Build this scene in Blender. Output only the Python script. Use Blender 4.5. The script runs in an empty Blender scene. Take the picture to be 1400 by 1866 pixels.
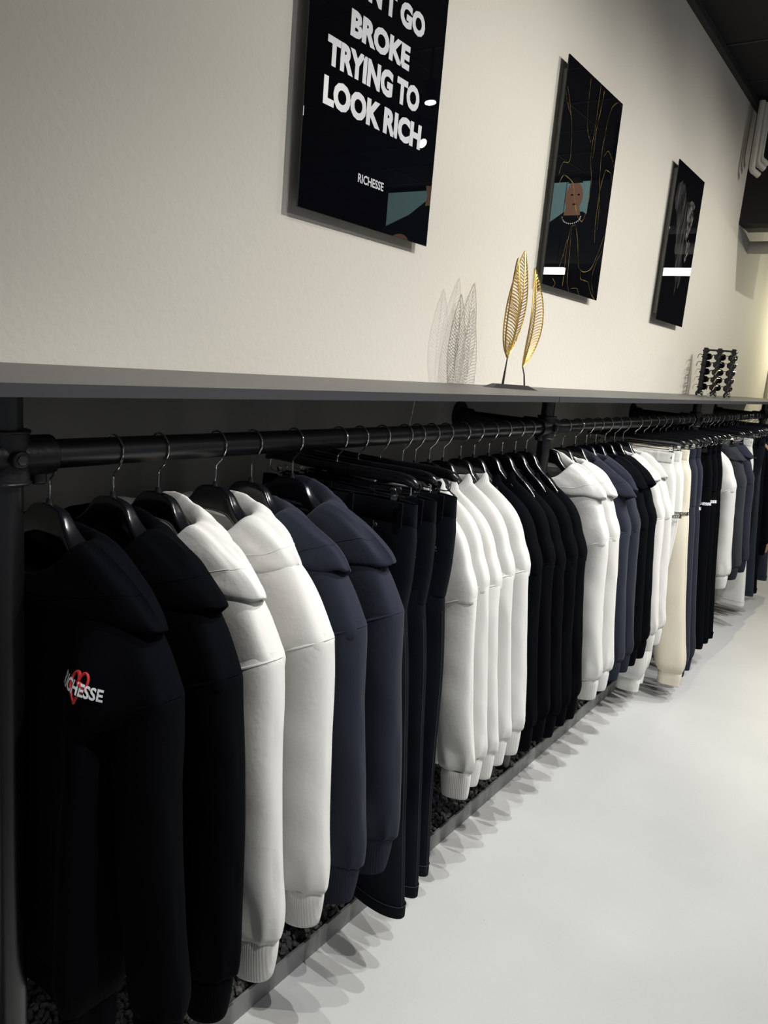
import bpy, math, random
from mathutils import Vector, Matrix, noise
PI = math.pi
SC = bpy.context.scene
COL = SC.collection
rnd = random.Random(7)

# ------------------------------------------------------------------ camera, world, lights, exposure
R = Matrix(((0.58203728, -0.11106409, 0.80554167),
            (-0.8086977, -0.18272256, 0.55912476),
            (0.08509195, -0.97687115, -0.19616861)))
cd = bpy.data.cameras.new('camera'); cam = bpy.data.objects.new('camera', cd); COL.objects.link(cam)
cd.sensor_fit = 'HORIZONTAL'; cd.sensor_width = 36; cd.lens = 36; cd.clip_start = 0.02; cd.clip_end = 60
M = Matrix.Identity(4)
for i in range(3):
    M[i][0] = R[i][0]; M[i][1] = -R[i][1]; M[i][2] = -R[i][2]
M.translation = Vector((0, -1.36, 1.47))
M[0][3], M[1][3], M[2][3] = 0, -1.36, 1.47
cam.matrix_world = M
SC.camera = cam

SC.view_settings.view_transform = 'Standard'
SC.view_settings.look = 'None'
SC.view_settings.gamma = 1.0
SC.view_settings.use_curve_mapping = False
SC.view_settings.exposure = 0.14

world = bpy.data.worlds.new('world'); SC.world = world; world.use_nodes = True
bg = world.node_tree.nodes['Background']
bg.inputs[0].default_value = (0.90, 0.96, 1.0, 1); bg.inputs[1].default_value = 0.15

FZ = 0.045   # floor level
LAMPS = [  # x, y, z, target, energy, cone degrees, colour
    (2.45, -2.10, 3.02, (2.25, 0.0, 1.25), 135, 92, (1.0, 0.97, 0.91)),
    (3.65, -2.15, 3.02, (3.35, 0.0, 1.25), 115, 92, (1.0, 0.97, 0.91)),
    (4.95, -2.10, 3.02, (4.65, 0.0, 1.30), 110, 96, (1.0, 0.96, 0.89)),
    (5.75, -2.10, 3.02, (5.8, 0.0, 1.30), 65, 96, (1.0, 0.95, 0.84)),
    (0.60, -2.05, 3.02, (0.80, -0.55, 0.50), 125, 50, (1.0, 0.98, 0.94)),
    (1.25, -1.60, 3.02, (1.40, -1.05, 0.0), 118, 100, (0.99, 0.99, 0.98)),
    (2.70, -1.50, 3.02, (2.70, -1.05, 0.0), 120, 100, (0.99, 0.99, 0.98)),
    (4.20, -1.55, 3.02, (4.20, -1.05, 0.0), 112, 100, (0.99, 0.99, 0.98)),
    (1.30, -3.30, 3.02, (1.30, -2.60, 0.0), 55, 72, (0.98, 0.98, 1.0)),  # added fill lamp, unseen, brightens the open floor away from the rack
    (3.80, -3.30, 3.02, (3.80, -2.60, 0.0), 50, 72, (0.98, 0.98, 1.0)),  # added fill lamp too, for the floor farther along the aisle
    (1.60, -3.60, 3.02, (1.60, 0.0, 0.9), 45, 56, (0.98, 0.98, 1.0)),
    (4.20, -3.60, 3.02, (4.20, 0.0, 0.9), 40, 56, (0.98, 0.98, 1.0)),
    (8.50, -0.60, 2.20, (6.9, 0.0, 1.7), 75, 120, (1.0, 0.93, 0.62)),
]

# ------------------------------------------------------------------ materials
def mat(name, col, rough=0.6, metal=0.0, bump=None, spec=0.5, sheen=0.0, coat=0.0, var=None, emit=None):
    m = bpy.data.materials.new(name); m.use_nodes = True
    nt = m.node_tree; b = nt.nodes['Principled BSDF']
    b.inputs['Base Color'].default_value = (*col, 1)
    b.inputs['Roughness'].default_value = rough
    b.inputs['Metallic'].default_value = metal
    b.inputs['Specular IOR Level'].default_value = spec
    b.inputs['Sheen Weight'].default_value = sheen
    b.inputs['Sheen Roughness'].default_value = 0.5
    b.inputs['Coat Weight'].default_value = coat
    b.inputs['Coat Roughness'].default_value = 0.02
    tc = nt.nodes.new('ShaderNodeTexCoord')
    if bump:
        s, d, scale = bump   # strength, distance, scale
        n = nt.nodes.new('ShaderNodeTexNoise'); n.inputs['Scale'].default_value = scale; n.inputs['Detail'].default_value = 4
        bp = nt.nodes.new('ShaderNodeBump'); bp.inputs['Strength'].default_value = s; bp.inputs['Distance'].default_value = d
        nt.links.new(tc.outputs['Object'], n.inputs['Vector'])
        nt.links.new(n.outputs['Fac'], bp.inputs['Height']); nt.links.new(bp.outputs['Normal'], b.inputs['Normal'])
    if var:
        c2, scale = var
        n = nt.nodes.new('ShaderNodeTexNoise'); n.inputs['Scale'].default_value = scale; n.inputs['Detail'].default_value = 5
        mx = nt.nodes.new('ShaderNodeMix'); mx.data_type = 'RGBA'
        mx.inputs[6].default_value = (*col, 1); mx.inputs[7].default_value = (*c2, 1)
        rp = nt.nodes.new('ShaderNodeValToRGB'); rp.color_ramp.elements[0].position = 0.38; rp.color_ramp.elements[1].position = 0.66
        nt.links.new(tc.outputs['Object'], n.inputs['Vector']); nt.links.new(n.outputs['Fac'], rp.inputs[0])
        nt.links.new(rp.outputs[0], mx.inputs[0]); nt.links.new(mx.outputs[2], b.inputs['Base Color'])
    if emit:
        b.inputs['Emission Color'].default_value = (*emit[0], 1); b.inputs['Emission Strength'].default_value = emit[1]
    return m

def rib(m, scale=420):
    """fine vertical knit ribs as bump"""
    nt = m.node_tree; b = nt.nodes['Principled BSDF']
    tc = nt.nodes.new('ShaderNodeTexCoord'); w = nt.nodes.new('ShaderNodeTexWave'); w.bands_direction = 'Y'
    w.inputs['Scale'].default_value = scale / 6.28; w.inputs['Distortion'].default_value = 0.3
    bp = nt.nodes.new('ShaderNodeBump'); bp.inputs['Strength'].default_value = 0.35; bp.inputs['Distance'].default_value = 0.001
    nt.links.new(tc.outputs['Object'], w.inputs['Vector']); nt.links.new(w.outputs['Fac'], bp.inputs['Height'])
    nt.links.new(bp.outputs['Normal'], b.inputs['Normal'])
    return m

FAB = dict(black=(0.0022, 0.0026, 0.0036), white=(0.655, 0.65, 0.625), navy=(0.019, 0.0225, 0.035), charcoal=(0.022, 0.025, 0.030),
           cream=(0.66, 0.61, 0.50), bluewhite=(0.68, 0.68, 0.65), brown=(0.36, 0.20, 0.12))
FM = {}; RM = {}
for k, c in FAB.items():
    FM[k] = mat(k + '_fleece', c, 0.92, bump=(0.25, 0.002, 90), spec=0.04 if k == 'black' else 0.12, sheen=0.06 if k in ('navy', 'charcoal') else 0.0)
    RM[k] = rib(mat(k + '_rib_knit', c, 0.92, spec=0.04 if k == 'black' else 0.12))
m_denim = mat('black_denim', (0.0030, 0.0038, 0.0058), 0.9, bump=(0.4, 0.001, 400), spec=0.08, var=((0.0085, 0.0105, 0.014), 5))
m_stitch = mat('dark_stitching', (0.016, 0.018, 0.022), 0.8)
m_plastic = mat('gloss_black_plastic', (0.004, 0.0045, 0.006), 0.18, spec=1.0)
m_matteplastic = mat('satin_black_plastic', (0.008, 0.009, 0.012), 0.32)
m_chrome = mat('chrome', (0.80, 0.80, 0.78), 0.12, 1.0)
m_pipe = mat('black_painted_pipe', (0.004, 0.0042, 0.005), 0.33, spec=0.9)
m_cast = mat('black_cast_fitting', (0.009, 0.0095, 0.011), 0.38, spec=0.6, bump=(0.5, 0.001, 160))
m_shelf = mat('grey_laminate', (0.088, 0.086, 0.082), 0.42, bump=(0.08, 0.001, 250), var=((0.078, 0.077, 0.074), 40))
m_shelfedge = mat('shelf_edge_band', (0.034, 0.034, 0.038), 0.5)
m_wall = mat('cream_plaster', (0.615, 0.585, 0.525), 0.85, bump=(0.35, 0.004, 55), spec=0.2)
m_wall2 = mat('warm_plaster', (0.60, 0.58, 0.45), 0.85, bump=(0.3, 0.004, 55), spec=0.2)
m_ceil = mat('black_ceiling_tile', (0.006, 0.006, 0.008), 0.8, bump=(0.3, 0.002, 200))
m_tbar = mat('dark_ceiling_grid', (0.020, 0.020, 0.022), 0.5)
m_trim = mat('dark_wall_trim', (0.022, 0.022, 0.022), 0.6)
m_blackbox = mat('black_bulkhead_paint', (0.006, 0.006, 0.008), 0.7)
m_curb = mat('grey_steel_curb', (0.20, 0.205, 0.20), 0.45, metal=0.2)
m_gravel = mat('dark_lava_stone', (0.034, 0.034, 0.034), 0.7, bump=(0.7, 0.004, 120), var=((0.085, 0.085, 0.083), 14))
m_acrylic = mat('black_acrylic', (0.0025, 0.0028, 0.004), 0.0, spec=0.5)
m_alu = mat('grey_aluminium_frame', (0.30, 0.30, 0.29), 0.5, metal=0.3)
m_letter = mat('white_print', (0.62, 0.63, 0.66), 0.25)
m_goldprint = mat('gold_vein_print', (0.34, 0.23, 0.08), 0.0, var=((0.05, 0.035, 0.015), 22))
m_gold = mat('gold_leaf_metal', (0.78, 0.55, 0.17), 0.30, 1.0)
m_blackmetal = mat('black_metal', (0.012, 0.012, 0.013), 0.45)
m_pvc = mat('white_plastic_pipe', (0.55, 0.53, 0.48), 0.5)
m_rubber = mat('black_rubber', (0.01, 0.01, 0.01), 0.7)
m_red = mat('red_print', (0.45, 0.015, 0.02), 0.7)
m_whiteprint = mat('white_garment_print', (0.85, 0.87, 0.90), 0.6)
m_blackprint = mat('black_garment_print', (0.008, 0.008, 0.008), 0.7)
m_lamp = mat('spot_glow', (1, 1, 1), 0.5, emit=((1, 0.97, 0.92), 60))
m_tube = mat('linear_lamp_glow', (1, 1, 1), 0.5, emit=((1.0, 0.97, 0.86), 11))
m_lens = mat('dark_lens', (0.01, 0.01, 0.012), 0.05)
m_amber = mat('amber_temple', (0.45, 0.36, 0.18), 0.2)
m_door = mat('cream_door_paint', (0.60, 0.57, 0.45), 0.5)
m_bplate = mat('dull_steel_plate', (0.10, 0.10, 0.095), 0.5, metal=0.6)

# floor: pale resin with faint clouding, small scuffs
m_floor = mat('pale_resin_floor', (0.60, 0.60, 0.59), 0.42, spec=0.35)
nt = m_floor.node_tree; b = nt.nodes['Principled BSDF']
tc = nt.nodes.new('ShaderNodeTexCoord')
n1 = nt.nodes.new('ShaderNodeTexNoise'); n1.inputs['Scale'].default_value = 1.3; n1.inputs['Detail'].default_value = 6
n2 = nt.nodes.new('ShaderNodeTexNoise'); n2.inputs['Scale'].default_value = 160; n2.inputs['Detail'].default_value = 2
v = nt.nodes.new('ShaderNodeTexVoronoi'); v.inputs['Scale'].default_value = 7; v.inputs['Randomness'].default_value = 1
mp = nt.nodes.new('ShaderNodeMapping'); mp.inputs['Scale'].default_value = (1, 3.2, 1); mp.inputs['Rotation'].default_value = (0, 0, 0.6)
ra = nt.nodes.new('ShaderNodeValToRGB'); ra.color_ramp.elements[0].color = (0.455, 0.46, 0.455, 1); ra.color_ramp.elements[1].color = (0.53, 0.535, 0.53, 1)
ra.color_ramp.elements[0].position = 0.35; ra.color_ramp.elements[1].position = 0.65
rb = nt.nodes.new('ShaderNodeValToRGB'); rb.color_ramp.elements[0].color = (0.05, 0.05, 0.05, 1); rb.color_ramp.elements[1].color = (1, 1, 1, 1)
rb.color_ramp.elements[0].position = 0.010; rb.color_ramp.elements[1].position = 0.018
mu = nt.nodes.new('ShaderNodeMix'); mu.data_type = 'RGBA'; mu.blend_type = 'MULTIPLY'; mu.inputs[0].default_value = 1
mu2 = nt.nodes.new('ShaderNodeMix'); mu2.data_type = 'RGBA'; mu2.blend_type = 'MULTIPLY'; mu2.inputs[0].default_value = 0.06
nt.links.new(tc.outputs['Object'], n1.inputs['Vector']); nt.links.new(tc.outputs['Object'], n2.inputs['Vector'])
nt.links.new(tc.outputs['Object'], mp.inputs['Vector']); nt.links.new(mp.outputs[0], v.inputs['Vector'])
nt.links.new(n1.outputs['Fac'], ra.inputs[0]); nt.links.new(v.outputs['Distance'], rb.inputs[0])
nt.links.new(ra.outputs[0], mu.inputs[6]); nt.links.new(rb.outputs[0], mu.inputs[7])
nt.links.new(mu.outputs[2], mu2.inputs[6]); nt.links.new(n2.outputs['Fac'], mu2.inputs[7])
nt.links.new(mu2.outputs[2], b.inputs['Base Color'])

# ------------------------------------------------------------------ mesh helpers
class MB:
    def __init__(self): self.v = []; self.f = []
    def add(self, vs, fs):
        o = len(self.v); self.v += [tuple(p) for p in vs]; self.f += [tuple(i + o for i in f) for f in fs]; return self
    def box(self, x0, x1, y0, y1, z0, z1):
        vs = [(x, y, z) for z in (z0, z1) for y in (y0, y1) for x in (x0, x1)]
        return self.add(vs, [(0, 2, 3, 1), (4, 5, 7, 6), (0, 1, 5, 4), (2, 6, 7, 3), (0, 4, 6, 2), (1, 3, 7, 5)])
    def loft(self, rings, cap0=True, cap1=True, closed=True):
        n = len(rings[0]); vs = [p for r in rings for p in r]; fs = []
        m = n if closed else n - 1
        for i in range(len(rings) - 1):
            for j in range(m):
                k = (j + 1) % n
                fs.append((i * n + j, i * n + k, (i + 1) * n + k, (i + 1) * n + j))
        if cap0: fs.append(tuple(range(n - 1, -1, -1)))
        if cap1: fs.append(tuple((len(rings) - 1) * n + j for j in range(n)))
        return self.add(vs, fs)
    def tube(self, path, r, n=8, closed=False, caps=True):
        P = [Vector(p) for p in path]; rs = r if isinstance(r, (list, tuple)) else [r] * len(P)
        L = len(P); rings = []; up = None
        for i, p in enumerate(P):
            if closed: t = P[(i + 1) % L] - P[i - 1]
            else: t = P[min(i + 1, L - 1)] - P[max(i - 1, 0)]
            t.normalize()
            if up is None:
                up = Vector((0, 0, 1)) if abs(t.z) < 0.9 else Vector((1, 0, 0))
            s = t.cross(up)
            if s.length < 1e-4: s = t.cross(Vector((0.3, 1, 0.2)))
            s.normalize(); up = s.cross(t).normalized()
            rings.append([p + (s * math.cos(2 * PI * k / n) + up * math.sin(2 * PI * k / n)) * rs[i] for k in range(n)])
        if closed: rings.append(rings[0])
        return self.loft(rings, caps and not closed, caps and not closed)
    def cyl(self, a, b_, r, n=24): return self.tube([a, b_], r, n)
    def build(self, name, m, parent=None, smooth=True, bevel=0.0, angle=40):
        me = bpy.data.meshes.new(name); me.from_pydata(self.v, [], self.f)
        me.materials.append(m)
        if smooth:
            me.polygons.foreach_set('use_smooth', [True] * len(me.polygons))
            try: me.set_sharp_from_angle(angle=math.radians(angle))
            except Exception: pass
        me.update()
        o = bpy.data.objects.new(name, me); COL.objects.link(o)
        if parent: o.parent = parent
        if bevel:
            md = o.modifiers.new('bevel', 'BEVEL'); md.width = bevel; md.segments = 2; md.limit_method = 'ANGLE'
        return o

def tag(o, label=None, cat=None, group=None, kind=None):
    if label: o['label'] = label
    if cat: o['category'] = cat
    if group: o['group'] = group
    if kind: o['kind'] = kind
    return o
def empty(name, loc, rz=0):
    o = bpy.data.objects.new(name, None); o.empty_display_size = 0.05; COL.objects.link(o)
    o.location = loc; o.rotation_euler = (0, 0, rz); return o
def struct(name, mb, m, **k):
    o = mb.build(name, m, smooth=False, **k); o['kind'] = 'structure'; return o
def copy_tree(o, parent=None):
    c = o.copy(); COL.objects.link(c)
    if parent: c.parent = parent
    for ch in list(o.children): copy_tree(ch, c)
    return c
def lerp_tab(tab, x):
    """tab: list of (x, y) sorted by x ascending; smooth (cosine-free) linear interpolation"""
    if x <= tab[0][0]: return tab[0][1]
    for (x0, y0), (x1, y1) in zip(tab, tab[1:]):
        if x <= x1: return y0 + (y1 - y0) * (x - x0) / (x1 - x0)
    return tab[-1][1]
def spline(tab, x):
    """Catmull-Rom style monotone-ish interpolation of a table"""
    if x <= tab[0][0]: return tab[0][1]
    if x >= tab[-1][0]: return tab[-1][1]
    for i in range(len(tab) - 1):
        x0, y0 = tab[i]; x1, y1 = tab[i + 1]
        if x <= x1:
            def slope(j):
                if j <= 0: return (tab[1][1] - tab[0][1]) / (tab[1][0] - tab[0][0])
                if j >= len(tab) - 1: return (tab[-1][1] - tab[-2][1]) / (tab[-1][0] - tab[-2][0])
                a = (tab[j][1] - tab[j - 1][1]) / (tab[j][0] - tab[j - 1][0]); c = (tab[j + 1][1] - tab[j][1]) / (tab[j + 1][0] - tab[j][0])
                return 0 if a * c <= 0 else 2 * a * c / (a + c)
            h = x1 - x0; t = (x - x0) / h
            return (2*t**3-3*t**2+1)*y0 + (t**3-2*t**2+t)*h*slope(i) + (-2*t**3+3*t**2)*y1 + (t**3-t**2)*h*slope(i+1)
def sx(c, n): return math.copysign(abs(c) ** (2.0 / n), c)

# text as mesh, fitted into a box; returns verts in (u, v) of the unit box and faces
_tx = {}
def text_mesh(s, bold=0.035):
    if (s, bold) in _tx: return _tx[(s, bold)]
    cu = bpy.data.curves.new('lettering', 'FONT'); cu.body = s; cu.offset = bold; cu.resolution_u = 3
    o = bpy.data.objects.new('lettering', cu); COL.objects.link(o)
    bpy.context.view_layer.update()
    dg = bpy.context.evaluated_depsgraph_get()
    me = bpy.data.meshes.new_from_object(o.evaluated_get(dg))
    vs = [tuple(v.co) for v in me.vertices]; fs = [tuple(p.vertices) for p in me.polygons]
    bpy.data.objects.remove(o); bpy.data.curves.remove(cu); bpy.data.meshes.remove(me)
    x0 = min(v[0] for v in vs); x1 = max(v[0] for v in vs); y0 = min(v[1] for v in vs); y1 = max(v[1] for v in vs)
    vs = [((v[0] - x0) / (x1 - x0), (v[1] - y0) / (y1 - y0)) for v in vs]
    _tx[(s, bold)] = (vs, fs); return vs, fs

# ------------------------------------------------------------------ lamps
cl = bpy.data.objects.new
def track_lamp(x, y, z, tgt, energy, cone, colr, label):
    root = empty('spot_lamp', (x, y, z)); tag(root, label, 'spotlight', 'ceiling spotlights aimed at the clothes wall')
    d = (Vector(tgt) - Vector((x, y, z))).normalized()
    hb = MB(); hb.tube([-d * 0.11, -d * 0.10, Vector((0, 0, 0)), d * 0.012], [0.030, 0.038, 0.042, 0.042], 20)
    hb.build('lamp_head', m_blackmetal, root)
    g = MB(); g.tube([d * 0.0125, d * 0.0145], 0.034, 20); g.build('lamp_glass', m_lamp, root)
    s = MB(); s.tube([-d * 0.06, (-d * 0.06) + Vector((0, 0, 0.12)), Vector((-d.x * 0.06, -d.y * 0.06, 3.31 - z))], 0.009, 8); s.build('lamp_stem', m_blackmetal, root)
    ld = bpy.data.lights.new('spot_beam', 'SPOT'); ld.energy = energy; ld.spot_size = math.radians(cone); ld.spot_blend = 0.9
    ld.shadow_soft_size = 0.007; ld.color = colr
    lo = bpy.data.objects.new('spot_beam', ld); COL.objects.link(lo); lo.parent = root
    lo.location = d * 0.03; lo.rotation_euler = d.to_track_quat('-Z', 'Y').to_euler()
for i, a in enumerate(LAMPS):
    track_lamp(*a, 'warm spotlight off frame washing the far end of the wall' if i == len(LAMPS) - 1 else 'black ceiling spotlight hanging off frame above the aisle')

# ------------------------------------------------------------------ room shell
struct('floor', MB().box(-3, 9, -7, 0.02, -0.1, FZ), m_floor)
struct('wall_back', MB().box(-3, 8.15, 0.0, 0.12, 0.0, 3.34), m_wall)
struct('wall_right', MB().box(9.0, 9.12, -0.75, 0.6, 0.0, 3.34), m_wall2)
m_dark = mat('dark_store_wall', (0.03, 0.03, 0.03), 0.85)
struct('wall_far', MB().box(9.0, 9.1, -7.0, -0.75, 0.0, 3.34), m_dark)
struct('wall_alcove', MB().box(8.15, 9.0, 0.35, 0.47, 0.0, 3.34), m_wall2)
f = MB().box(8.08, 8.17, -0.03, 0.14, 0.0, 2.25); f.box(8.17, 8.20, -0.015, 0.14, 0.0, 2.22); struct('trim_1', f, m_door)
struct('ceiling', MB().box(-3, 9, -7, 0.0, 3.335, 3.45), m_ceil)
g = MB(); 
for k in range(-12, 16): g.box(0.05 + 0.6 * k + 1.2 - 0.008, 0.05 + 0.6 * k + 1.2 + 0.008, -7, -0.03, 3.330, 3.337)
for k in range(1, 12): g.box(-3, 9, -0.6 * k - 0.02, -0.6 * k - 0.005, 3.330, 3.337)
struct('trim_2', g, m_tbar)
struct('trim_3', MB().box(-3, 5.97, -0.035, 0.0, 3.30, 3.336), m_trim)
bk = MB().box(5.97, 6.30, -1.05, 0.0, 2.59, 3.335); struct('trim_4', bk, m_blackbox)
def dobj(name, mb, m, label, cat, **k): return tag(mb.build(name, m, **k), label, cat)
dobj('wall_duct', MB().cyl((6.40, 0.02, 2.50), (6.40, -0.6, 2.50), 0.045), m_pvc, 'short off-white round duct coming out of the wall under the black bulkhead', 'duct')
pp = empty('conduit_bundle', (5.72, -0.05, 2.9)); tag(pp, 'bundle of cream plastic conduits clipped high on the wall by the black bulkhead', 'pipes')
for k, (dx, dy, zb) in enumerate(((0.0, -0.03, 2.88), (0.05, -0.045, 2.93), (0.10, -0.05, 2.97))):
    path = [(dx, dy, 3.30 - 2.9), (dx, dy, zb - 2.9 + 0.03)] + [(dx + 0.02 * (1 - math.cos(t)), dy - 0.02 * (1 - math.cos(t)) , zb - 2.9 + 0.03 - 0.04 * math.sin(t)) for t in (0.4, 0.8, 1.2, 1.57)] + [(dx + 0.045, dy - 0.04, zb - 2.9 - 0.025)]
    MB().tube(path, 0.019, 12).build('conduit', m_pvc, pp)

# ------------------------------------------------------------------ shelf boards, brackets
for i, (x0, x1, lab) in enumerate(((-1.2, 2.088, 'long grey laminate shelf board nearest the viewer, gold leaf ornament at its far end'),
                                   (2.092, 4.30, 'middle grey shelf board beginning at the seam beside the leaf ornament'),
                                   (4.304, 7.40, 'far grey shelf board carrying the black sunglasses stand'))):
    t = empty('shelf_board', (x0, -0.24, 1.388)); tag(t, lab, 'shelf', 'grey shelf boards above the clothes rail')
    MB().box(0, x1 - x0, -0.2395, 0.238, 0, 0.0165).build('board_top', m_shelf, t, smooth=False, bevel=0.001)
    MB().box(0, x1 - x0, -0.2415, -0.2395, 0, 0.0165).build('edge_band', m_shelfedge, t, smooth=False)
RY, RZ = -0.345, 1.295
for x, w in ((1.44, 'nearest the viewer, above the white hoodies'), (2.40, 'above the wall flange'), (3.28, 'just past the shelf seam'), (4.30, 'above the joggers'), (5.3, 'below the sunglasses stand')):
    t = empty('shelf_bracket', (x, -0.001, 1.366)); tag(t, 'small steel bracket plate under the shelf, ' + w, 'bracket', 'bracket plates under the shelf')
    MB().box(-0.032, 0.032, -0.004, 0, -0.022, 0.021).build('plate', m_bplate, t, smooth=False, bevel=0.001)
    for dx in (-0.020, 0.020): MB().cyl((dx, -0.003, -0.008), (dx, -0.0075, -0.008), 0.0055, 12).build('screw', m_blackmetal, t)
    MB().box(-0.012, 0.012, -0.006, -0.003, 0.0, 0.016).build('tongue', m_blackmetal, t, smooth=False)

# ------------------------------------------------------------------ pipe rack
POSTS = [0.552, 2.335, 4.225, 6.16]
wn = ['at the left edge of the picture', 'by the gold leaf ornament', 'below the sunglasses stand', 'farthest along the wall']
rails = [(-1.1, POSTS[0]), (POSTS[0], POSTS[1]), (POSTS[1], POSTS[2]), (POSTS[2], POSTS[3]), (POSTS[3], 7.9)]
def fitting(x, left=True):
    t = empty('pipe_fitting', (x, RY, RZ))
    b_ = MB(); b_.cyl((0, 0, -0.036), (0, 0, 0.036), 0.0295, 28); b_.tube([(0, 0, 0.033), (0, 0, 0.0375)], 0.0315, 28); b_.tube([(0, 0, -0.0375), (0, 0, -0.033)], 0.0315, 28)
    b_.cyl((0.0, 0, 0), (0.064, 0, 0), 0.0285, 28)
    if left: b_.cyl((0, 0, 0), (-0.064, 0, 0), 0.0285, 28); b_.cyl((0, 0, 0), (0, 0.078, 0), 0.0285, 28)
    b_.build('fitting_body', m_cast, t, bevel=0.0015)
    for dx in ((0.045, -0.045) if left else (0.055,)):
        MB().cyl((dx, 0, -0.024), (dx, 0, -0.041), 0.012, 18).build('screw_boss', m_cast, t, bevel=0.002)
    s = MB(); s.tube([(0.0, -0.027, 0), (0.0, -0.040, 0)], 0.0125, 18); s.build('screw_boss', m_cast, t, bevel=0.002)
    s = MB(); s.tube([(0.0, -0.040, 0), (0.0, -0.0415, 0)], 0.007, 6); s.build('set_screw', m_bplate, t)
    return t
for i, x in enumerate(POSTS):
    o = dobj('upright_pipe', MB().cyl((x, RY, FZ), (x, RY, 1.388), 0.0212, 28), m_pipe, 'black steel upright pipe of the clothes rack ' + wn[i], 'pipe'); o['group'] = 'rack uprights'
    t = fitting(x, True); tag(t, 'black cast pipe fitting joining rail and upright ' + wn[i], 'pipe fitting', 'cast fittings on the rack')
    if i > 0:
        o = dobj('wall_tie_pipe', MB().cyl((x + 0.01, RY + 0.03, RZ), (x + 0.03, -0.012, RZ), 0.0212, 24), m_pipe, 'black pipe tying the rack back to the wall ' + wn[i], 'pipe'); o['group'] = 'pipes to the wall'
        t = empty('wall_flange', (x + 0.035, -0.0005, RZ)); tag(t, 'round black flange bolted to the wall ' + wn[i], 'flange', 'wall flanges')
        MB().tube([(0, 0, 0), (0, -0.004, 0), (0, -0.008, 0), (0, -0.010, 0), (0, -0.05, 0), (0, -0.052, 0)], [0.052, 0.052, 0.049, 0.029, 0.028, 0.025], 32).build('flange_plate', m_cast, t)
        for k in range(4):
            a = PI / 4 + k * PI / 2
            MB().cyl((0.04 * math.cos(a), -0.007, 0.04 * math.sin(a)), (0.04 * math.cos(a), -0.0115, 0.04 * math.sin(a)), 0.006, 10).build('bolt', m_bplate, t)
for i, (x0, x1) in enumerate(rails):
    lab = ['black hanging rail running out of frame to the left', 'black hanging rail carrying the nearest hoodies, jeans and sweatshirts', 'black hanging rail carrying the middle hoodies and the joggers',
           'black hanging rail past the joggers, crowded with hooks', 'farthest black hanging rail, leaving the picture at right'][i]
    o = dobj('hanging_rail', MB().cyl((x0 + 0.03, RY, RZ), (x1 - 0.03, RY, RZ), 0.0212, 32), m_pipe, lab, 'rail'); o['group'] = 'black rails'

# ------------------------------------------------------------------ gravel bed with curb
dobj('gravel_curb', MB().box(-2.0, 7.6, -0.376, -0.370, FZ, FZ + 0.052), m_curb, 'long grey steel curb holding the dark gravel along the floor', 'curb', smooth=False)
def gravel():
    r = random.Random(3); mb = MB()
    ph = (1 + 5 ** .5) / 2
    iv = [Vector(p).normalized() for p in ((-1, ph, 0), (1, ph, 0), (-1, -ph, 0), (1, -ph, 0), (0, -1, ph), (0, 1, ph), (0, -1, -ph), (0, 1, -ph), (ph, 0, -1), (ph, 0, 1), (-ph, 0, -1), (-ph, 0, 1))]
    fa = [(0, 11, 5), (0, 5, 1), (0, 1, 7), (0, 7, 10), (0, 10, 11), (1, 5, 9), (5, 11, 4), (11, 10, 2), (10, 7, 6), (7, 1, 8), (3, 9, 4), (3, 4, 2), (3, 2, 6), (3, 6, 8), (3, 8, 9), (4, 9, 5), (2, 4, 11), (6, 2, 10), (8, 6, 7), (9, 8, 1)]
    mb.add([(-2, -0.370, FZ + 0.032), (7.6, -0.370, FZ + 0.032), (7.6, 0, FZ + 0.032), (-2, 0, FZ + 0.032)], [(0, 1, 2, 3)])
    x = 0.25
    while x < 6.6:
        s = 0.0095 if x < 3 else 0.013
        n = int(0.36 / (s * 1.55))
        for k in range(n):
            for lay in range(2):
                c = Vector((x + r.uniform(-s, s), -0.360 + 0.354 * (k + r.uniform(0.05, 0.95)) / n, FZ + 0.034 + 0.010 * lay + r.uniform(-0.002, 0.004)))
                q = Matrix.Rotation(r.uniform(0, 6.28), 3, Vector((r.uniform(-1, 1), r.uniform(-1, 1), r.uniform(-1, 1) + 1e-3)).normalized())
                sc = (s * r.uniform(0.7, 1.35), s * r.uniform(0.6, 1.1), s * r.uniform(0.5, 0.9))
                mb.add([c + q @ Vector((p.x * sc[0] * r.uniform(.82, 1.15), p.y * sc[1] * r.uniform(.82, 1.15), p.z * sc[2])) for p in iv], fa)
        x += s * 1.45
    o = mb.build('gravel_bed', m_gravel, smooth=False)
    tag(o, 'bed of dark grey lava gravel under the hanging clothes', 'gravel', kind='stuff')
gravel()

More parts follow.
